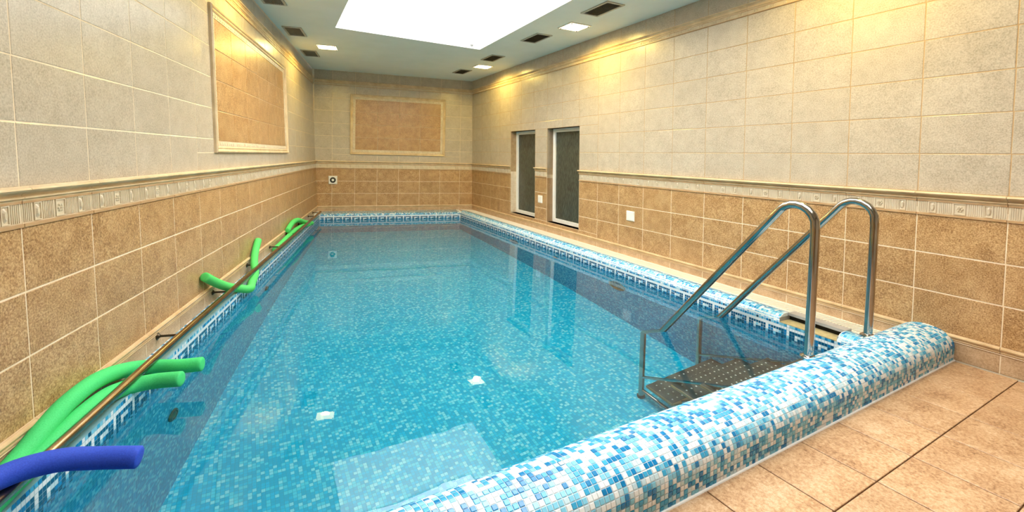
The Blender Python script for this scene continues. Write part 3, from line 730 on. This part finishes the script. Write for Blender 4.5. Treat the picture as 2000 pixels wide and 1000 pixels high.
# ------------------------------------------------------------------ pool ladder
def ladder():
    root = empty('pool_ladder', (*FN(3.05, N0 + .25), .17)); il = Matrix.Translation(root.location).inverted()
    tag(root, 'polished steel pool ladder with two tall handrails and sunken treads', 'ladder')
    R = .0235; WD = -PRd.normalized(); WD = V2(-.4585, .8887)
    legs = []
    for f_ in (2.695, 3.385):
        p = FN(f_, N0 + .262); L1 = 1.27; zt = 1.003
        def at(d, z): q = p + WD * d; return Vector((q.x, q.y, z))
        # post, bend, slope, bend, leg
        pts = [at(0, .13), at(0, .5), at(0, .86)]
        br = .115; c = (br, 0)
        for k in range(1, 9):
            a = math.radians(135) * k / 8; pts.append(at(br - br * math.cos(a), .86 + .025 + br * math.sin(a)))
        e0 = pts[-1]; x0 = br - br * math.cos(math.radians(135)); z0 = .885 + br * math.sin(math.radians(135))
        ze = -.27
        xe = 1.27; n_ = 10
        for k in range(1, n_): pts.append(at(x0 + (xe - .03 - x0) * k / n_, z0 + (ze - z0) * k / n_))
        pts += [at(xe - .012, ze - .012), at(xe, ze - .045), at(xe, -.8), at(xe, Z_POOL + .015)]
        m = MB(); m.tube([il @ q for q in pts], R, 18); m.build('handrail', M['steel'], root, True)
        m = MB(); m.lathe([(R + .001, 0), (.042, 0), (.042, .006), (.03, .014), (R + .001, .016)], 20, M4=il @ Matrix.Translation(at(0, .160))); m.build('base_flange', M['steel'], root, True)
        m = MB(); m.lathe([(.016, 0), (.032, 0), (.032, .03), (.026, .036)], 18, M4=il @ Matrix.Translation(at(xe, Z_POOL))); m.build('rubber_foot', M['tread'], root, True)
        m = MB(); m.tube([il @ at(xe, -1.31), il @ at(.06, -1.31)], .019, 12); m.build('brace', M['steel'], root, True)
        m = MB(); m.tube([il @ at(xe, -1.12), il @ at(.16, -.2)], .016, 12); m.build('stringer', M['steel'], root, True)
        legs.append(p)
    a, b_ = legs; dv = (b_ - a).normalized(); wd = (b_ - a).length
    for k in range(4):
        z = -1.12 + .26 * k; far = 1.13 - .25 * k + .04
        def tp(s_, d, dz): q = a + dv * s_ + WD * d; return il @ Vector((q.x, q.y, z + dz))
        s0, s1, d0, d1 = -.045, wd + .045, far - .265, far
        m = MB(); m.quadbox([tp(s, d, dz) for dz in (-.028, 0) for s, d in ((s0, d0), (s1, d0), (s1, d1), (s0, d1))]); t = m.build('tread', M['tread'], root)
        m = MB()
        for x in range(9):                                        # serrated brown nosing
            e0, e1 = s0 + (s1 - s0) * x / 9, s0 + (s1 - s0) * (x + 1) / 9
            m.quadbox([tp(s, d, dz) for dz in (-.024, -.002) for s, d in ((e0, d0 - .004), (e1 - .012, d0 - .03), (e1, d0), (e0, d0))])
        m.quadbox([tp(s, d, dz) for dz in (-.03, .002) for s, d in ((s0 - .006, d0), (s0, d0), (s0, d1), (s0 - .006, d1))])
        m.build('nosing', M['tread_edge'], t)
        m = MB()
        for i in range(14):
            for j in range(4):
                s_, d = s0 + .04 + (s1 - s0 - .08) * (i + .5 * (j % 2)) / 13.5, d0 + .035 + .062 * j
                m.quadbox([tp(s_ + x, d + y, 0) for x, y in ((-.006, -.006), (.006, -.006), (.006, .006), (-.006, .006))] + [tp(s_ + x, d + y, .005) for x, y in ((-.004, -.004), (.004, -.004), (.004, .004), (-.004, .004))])
        o = m.build('grip_studs', M['stud'], t); o['kind'] = 'stuff'
ladder()

# ------------------------------------------------------------------ grab rail on the left wall
RZ, RGAP = .104, .130
gr = empty('grab_rail', WL.P(WL.s_at_y(3.6), RZ, .02)); igr = Matrix.Translation(gr.location).inverted()
tag(gr, 'long brownish steel grab rail running low along the noodle wall above the pool edge', 'rail')
def rp_(y, g=RGAP, z=RZ): return WL.P(WL.s_at_y(y), z, g)
m = MB(); m.tube([igr @ rp_(y, RGAP + .02 * max(0, (2.6 - y) / 1.6)) for y in (.72, 1.6, 2.6, 4, 6, 8.62)], .021, 16); m.build('rail_tube', M['rail_steel'], gr, True)
for y in (1.0, 1.85, 2.70, 3.575, 4.46, 5.345, 6.23, 7.12, 8.0, 8.5):
    m = MB(); m.tube([igr @ rp_(y, .006), igr @ rp_(y, RGAP - .01)], .007, 10); br = m.build('bracket', M['bracket'], gr, True)
    z = WL.n3; x = WL.v; yv = z.cross(x); p = rp_(y, .006)
    m = MB(); m.lathe([(.022, 0), (.022, .004), (.012, .012), (.010, .016)], 16, M4=igr @ Matrix(((x.x, yv.x, z.x, p.x), (x.y, yv.y, z.y, p.y), (x.z, yv.z, z.z, p.z), (0, 0, 0, 1)))); m.build('rosette', M['bracket'], br, True)

# ------------------------------------------------------------------ foam noodles
def noodle(pts, mat, label, rad=.034, group='foam pool noodles tucked along the grab rail'):
    P = spline(pts, 8); c = sum(P, Vector()) / len(P); zmin = min(p.z for p in P); c.z = zmin
    m = MB(); m.tube([p - c for p in P], rad, 20, True, .006)
    me = m.mesh('pool_noodle', mat, True); o = link('pool_noodle', me, None, c)
    if hasattr(me, 'set_sharp_from_angle'): me.set_sharp_from_angle(angle=math.radians(50))
    return tag(o, label, 'pool noodle', group)
def hug(y, z, g): return tuple(WL.P(WL.s_at_y(y), z, g))
noodle([(-1.668, 2.453, .060), (-1.774, 2.429, .056), (-1.897, 2.412, .058), hug(2.31, .085, .048), hug(2.075, .150, .044), hug(1.87, .156, .044), hug(1.72, .126, .045), hug(1.595, .092, .046), hug(1.40, .066, .048), hug(1.15, .064, .048)],
       M['green'], 'green foam noodle lying tight against the tiles, arched, its tip over the water', .037)
noodle([(-1.662, 2.286, .060), (-1.787, 2.269, .052), (-1.858, 2.200, .056), hug(2.03, .086, .088), hug(1.855, .094, .086), hug(1.71, .082, .086), hug(1.60, .070, .088), hug(1.40, .066, .1), hug(1.15, .066, .11)],
       M['green'], 'green foam noodle lying next to the rail, shorter tip, half under the blue one', .037)
noodle([(-1.341, 1.628, .100), (-1.462, 1.592, .118), (-1.545, 1.535, .145), (-1.61, 1.44, .162), (-1.63, 1.30, .165), (-1.59, 1.12, .162)], M['blue'], 'blue foam noodle lying across the steel rail over the two green ones', .037)
noodle([hug(3.335, .290, .045), hug(3.49, .205, .060), hug(3.66, .120, .085), hug(3.80, .062, .130), (-2.255, 3.935, .032), (-2.330, 4.10, .035), hug(4.29, .062, .125), hug(4.46, .120, .075), hug(4.60, .2, .05), hug(4.742, .297, .045)],
       M['green2'], 'green foam noodle bent into a U under the rail, both ends up on the wall')
noodle([hug(5.40, .064, .055), hug(5.70, .076, .06), hug(6.1, .088, .06), hug(6.5, .096, .06), hug(6.9, .088, .07), hug(7.2, .070, .09), hug(7.40, .058, .12)], M['green2'], 'green foam noodle lying straight along the ledge below the small arched one')
noodle([hug(6.15, .165, .045), hug(6.30, .195, .045), hug(6.55, .222, .045), hug(6.85, .205, .05), hug(7.1, .150, .06), hug(7.35, .09, .10), hug(7.52, .056, .14)], M['green2'], 'green foam noodle arched over the straight one near the end wall')

# ------------------------------------------------------------------ ceiling fittings
def frame_box(m, cx, cy, hw, hl, bw, z0, z1, tf):
    for x0, x1, y0, y1 in ((-hw, hw, -hl, -hl + bw), (-hw, hw, hl - bw, hl), (-hw, -hw + bw, -hl + bw, hl - bw), (hw - bw, hw, -hl + bw, hl - bw)):
        m.quadbox([tf @ Vector((x, y, z)) for z in (z0, z1) for x, y in ((x0, y0), (x1, y0), (x1, y1), (x0, y1))])
def ceil_vent(x, y, dirn, label):
    root = empty('ceiling_vent', (x, y, Z_CEIL)); tag(root, label, 'vent', 'ceiling air vents')
    d = dirn.normalized(); tf = Matrix(((-d.y, d.x, 0, 0), (d.x, d.y, 0, 0), (0, 0, 1, 0), (0, 0, 0, 1))); hw, hl = .118, .232
    m = MB(); frame_box(m, 0, 0, hw, hl, .024, -.012, -.0005, tf); m.build('vent_frame', M['vent'], root)
    m = MB(); m.quadbox([tf @ Vector((a, b_, z)) for z in (-.0025, -.0005) for a, b_ in ((-hw + .02, -hl + .02), (hw - .02, -hl + .02), (hw - .02, hl - .02), (-hw + .02, hl - .02))]); m.build('duct_shade_sheet', M['dark'], root)  # dark sheet under the uncut ceiling, the duct's shade as colour
    n = 10
    for i in range(n):
        xx = -hw + .03 + (2 * hw - .06) * i / (n - 1)
        m = MB(); m.quadbox([tf @ Vector((a, b_, z)) for z, sh in ((-.010, .004), (-.003, -.004)) for a, b_ in ((xx - .0016 + sh, -hl + .022), (xx + .0016 + sh, -hl + .022), (xx + .0016 + sh, hl - .022), (xx - .0016 + sh, hl - .022))]); m.build('slat', M['vent_slat'], root)
dl, dr = V2(TL, 1), V2(TR, 1)
ceil_vent(-2.600, 4.93, dl, 'slatted ceiling vent above the framed panel of the grab rail wall')
ceil_vent(-2.982, 6.280, dl, 'slatted ceiling vent on the grab rail side, beside the skylight corner')
ceil_vent(-3.365, 7.627, dl, 'slatted ceiling vent on the grab rail side, nearest the end wall')
ceil_vent(.931, 5.045, dr, 'slatted ceiling vent on the window side, farthest from the end wall')
ceil_vent(.281, 6.323, dr, 'slatted ceiling vent on the window side, between skylight corner vent and lamp')
ceil_vent(-.367, 7.654, dr, 'slatted ceiling vent on the window side, right at the skylight corner')
ceil_vent(-1.016, 8.935, dr, 'slatted ceiling vent on the window side, nearest the end wall')

def ceil_light(x, y, dirn, label, watts=LAMP_WATTS):
    root = empty('ceiling_light', (x, y, Z_CEIL)); tag(root, label, 'ceiling light', 'square recessed ceiling lights')
    d = dirn.normalized(); tf = Matrix(((-d.y, d.x, 0, 0), (d.x, d.y, 0, 0), (0, 0, 1, 0), (0, 0, 0, 1))); h = .15
    m = MB(); frame_box(m, 0, 0, h, h, .016, -.010, -.0005, tf); m.build('lamp_frame', M['plastic'], root)
    m = MB(); m.quadbox([tf @ Vector((a, b_, z)) for z in (-.009, -.004) for a, b_ in ((-h + .014, -h + .014), (h - .014, -h + .014), (h - .014, h - .014), (-h + .014, h - .014))]); m.build('lamp_glass', M['lamp'], root)
    for sx in (-1, 1):
        for sy in (-1, 1):
            m = MB(); m.lathe([(.008, -.018), (.009, -.010), (.006, -.008)], 10, M4=tf @ Matrix.Translation((sx * (h - .03), sy * (h - .03), 0))); m.build('screw', M['bracket'], root)
    ld = D.lights.new('lamp', 'SPOT'); ld.energy = watts; ld.color = (1, .70, .16); ld.spot_size = math.radians(172); ld.spot_blend = .3; ld.shadow_soft_size = .06
    lo = D.objects.new('lamp', ld); COL.objects.link(lo); lo.parent = root; lo.location = (0, 0, -.03)
ceil_light(-2.90, 7.163, dl, 'lit square lamp in the ceiling on the grab rail side, near the end wall')
ceil_light(.724, 5.743, dr, 'lit square lamp in the ceiling between two vents, beside the skylight edge')
ceil_light(-.575, 8.400, dr, 'lit square lamp in the ceiling on the window side, nearest the end wall')
ceil_light(2.02, 3.085, dr, 'lit square lamp in the ceiling above the ladder')
ceil_light(-2.14, 4.35, dl, 'lit square lamp in the ceiling beside the framed panel of the grab rail wall')

# small dome sensor on the skylight shaft
q = SK[1] + (SK[0] - SK[1]).normalized() * .14
m = MB(); m.lathe([(.028, .0), (.03, .006), (.024, .02), (.012, .03)], 14, M4=Matrix.Translation((0, 0, 0)) @ Matrix.Rotation(math.pi / 2, 4, 'X'))
sen = empty('dome_sensor', (q.x, q.y, Z_CEIL + .06)); tag(sen, 'tiny grey dome sensor on the skylight shaft corner', 'sensor')
sr = Matrix.Rotation(math.atan2(FD.y, FD.x), 4, 'Z')
m.build('dome', M['lip'], sen, True, loc=sr)
m = MB(); m.box(-.04, .04, -.004, .004, -.03, .03); m.build('plate', M['plastic'], sen, loc=sr)

# ------------------------------------------------------------------ wall plates and fan
def wall_plate(y0, y1, z0, z1, label):
    a0, a1 = WR.s_at_y(y1), WR.s_at_y(y0); p = WR.P((a0 + a1) / 2, z0, .007); inv = Matrix.Translation(p).inverted()
    root = empty('wall_plate', p); tag(root, label, 'wall plate', 'white plates on the window wall')
    def bx(nm, i, d0, d1, mat):
        m = MB(); lo = [inv @ WR.P(a, z, d0) for a, z in ((a0 + i, z0 + i), (a1 - i, z0 + i), (a1 - i, z1 - i), (a0 + i, z1 - i))]; j = i + .004
        hi = [inv @ WR.P(a, z, d1) for a, z in ((a0 + j, z0 + j), (a1 - j, z0 + j), (a1 - j, z1 - j), (a0 + j, z1 - j))]; m.quadbox(lo + hi); m.build(nm, mat, root)
    bx('plate', 0, .007, .016, M['plastic']); bx('cover', .012, .016, .020, M['plastic'])
wall_plate(7.548, 7.430, 1.229 - .737, .615 , 'small square white plate between the two windows')
wall_plate(5.639, 5.515, .486, .607, 'square white plate alone on the tan tiles, away from both windows')

fx = (V2(-3.585, 9.174) - WB.O).dot(WB.u); fz = .685; hwf = .083
fan = empty('extractor_fan', WB.P(fx, fz - hwf, .007)); ifn = Matrix.Translation(fan.location).inverted()
tag(fan, 'square white extractor fan with a dark round grille on the end wall', 'fan')
bx4 = lambda h, d: [ifn @ WB.P(fx + a * h, fz + b_ * h, d) for a, b_ in ((-1, -1), (1, -1), (1, 1), (-1, 1))]
m = MB(); m.quadbox(bx4(hwf, .007) + bx4(hwf - .008, .03)); m.build('housing', M['plastic'], fan)
fm = WB.mat(fx, fz, .03); fb = ifn @ fm @ Matrix.Rotation(-math.pi / 2, 4, 'X')
m = MB(); m.lathe([(.030, .0), (.056, .0), (.056, .006), (.030, .006)], 28, M4=fb); m.build('grille_ring', M['dark'], fan)
m = MB(); m.lathe([(.024, .0), (.024, .008), (.014, .011)], 20, M4=fb); m.build('hub', M['plastic'], fan)
for k in range(8):
    a = k * math.pi / 4; m = MB(); m.quadbox([fb @ Matrix.Rotation(a, 4, 'Z') @ Vector(v_) for v_ in ((.022, -.0015, .004), (.057, -.0015, .004), (.057, .0015, .004), (.022, .0015, .004), (.022, -.0015, .009), (.057, -.0015, .009), (.057, .0015, .009), (.022, .0015, .009))]); m.build('spoke', M['vent'], fan)

# ------------------------------------------------------------------ underwater fittings
def inlet(a, d, y, z, r_, nrm, label, mat):
    k = (y - a.y) / d.y; p = a + d * k; nrm = nrm.normalized(); P = Vector((p.x, p.y, z)) + nrm.to_3d() * .001
    zx = nrm.to_3d(); xx = Vector((0, 0, 1)).cross(zx); yy = zx.cross(xx)
    tf = Matrix(((xx.x, yy.x, zx.x, 0), (xx.y, yy.y, zx.y, 0), (xx.z, yy.z, zx.z, 0), (0, 0, 0, 1)))
    root = empty('pool_inlet', P); tag(root, label, 'pool inlet', 'round fittings on the pool walls')
    m = MB(); m.lathe([(r_, 0), (r_, .006), (r_ * .86, .014), (r_ * .62, .014), (r_ * .58, .006)], 28, M4=tf); m.build('ring', M[mat], root, True)
    m = MB(); m.lathe([(r_ * .56, .002), (r_ * .5, .012), (r_ * .2, .016)], 24, M4=tf); m.build('grille', M['bronze' if mat != 'bronze' else 'tread_dark'], root, True)
inlet(PRa, PRd, 5.08, -.475, .14, -rn, 'large round bronze lamp fitting under water on the pool wall near the ladder', 'bronze')
inlet(PRa, PRd, 7.33, -.385, .14, -rn, 'large round bronze lamp fitting under water below the window by the corner', 'bronze')
inlet(PRa, PRd, 6.225, -.33, .05, -rn, 'small dark nozzle under water between the two bronze fittings', 'tread')
inlet(PLa, PLd, 2.62, -.665, .055, -ln_, 'dark round nozzle under water near the tips of the big green noodles', 'tread')
inlet(PLa, PLd, 4.75, -.58, .055, -ln_, 'dark round nozzle under water below the U-shaped noodle', 'tread')
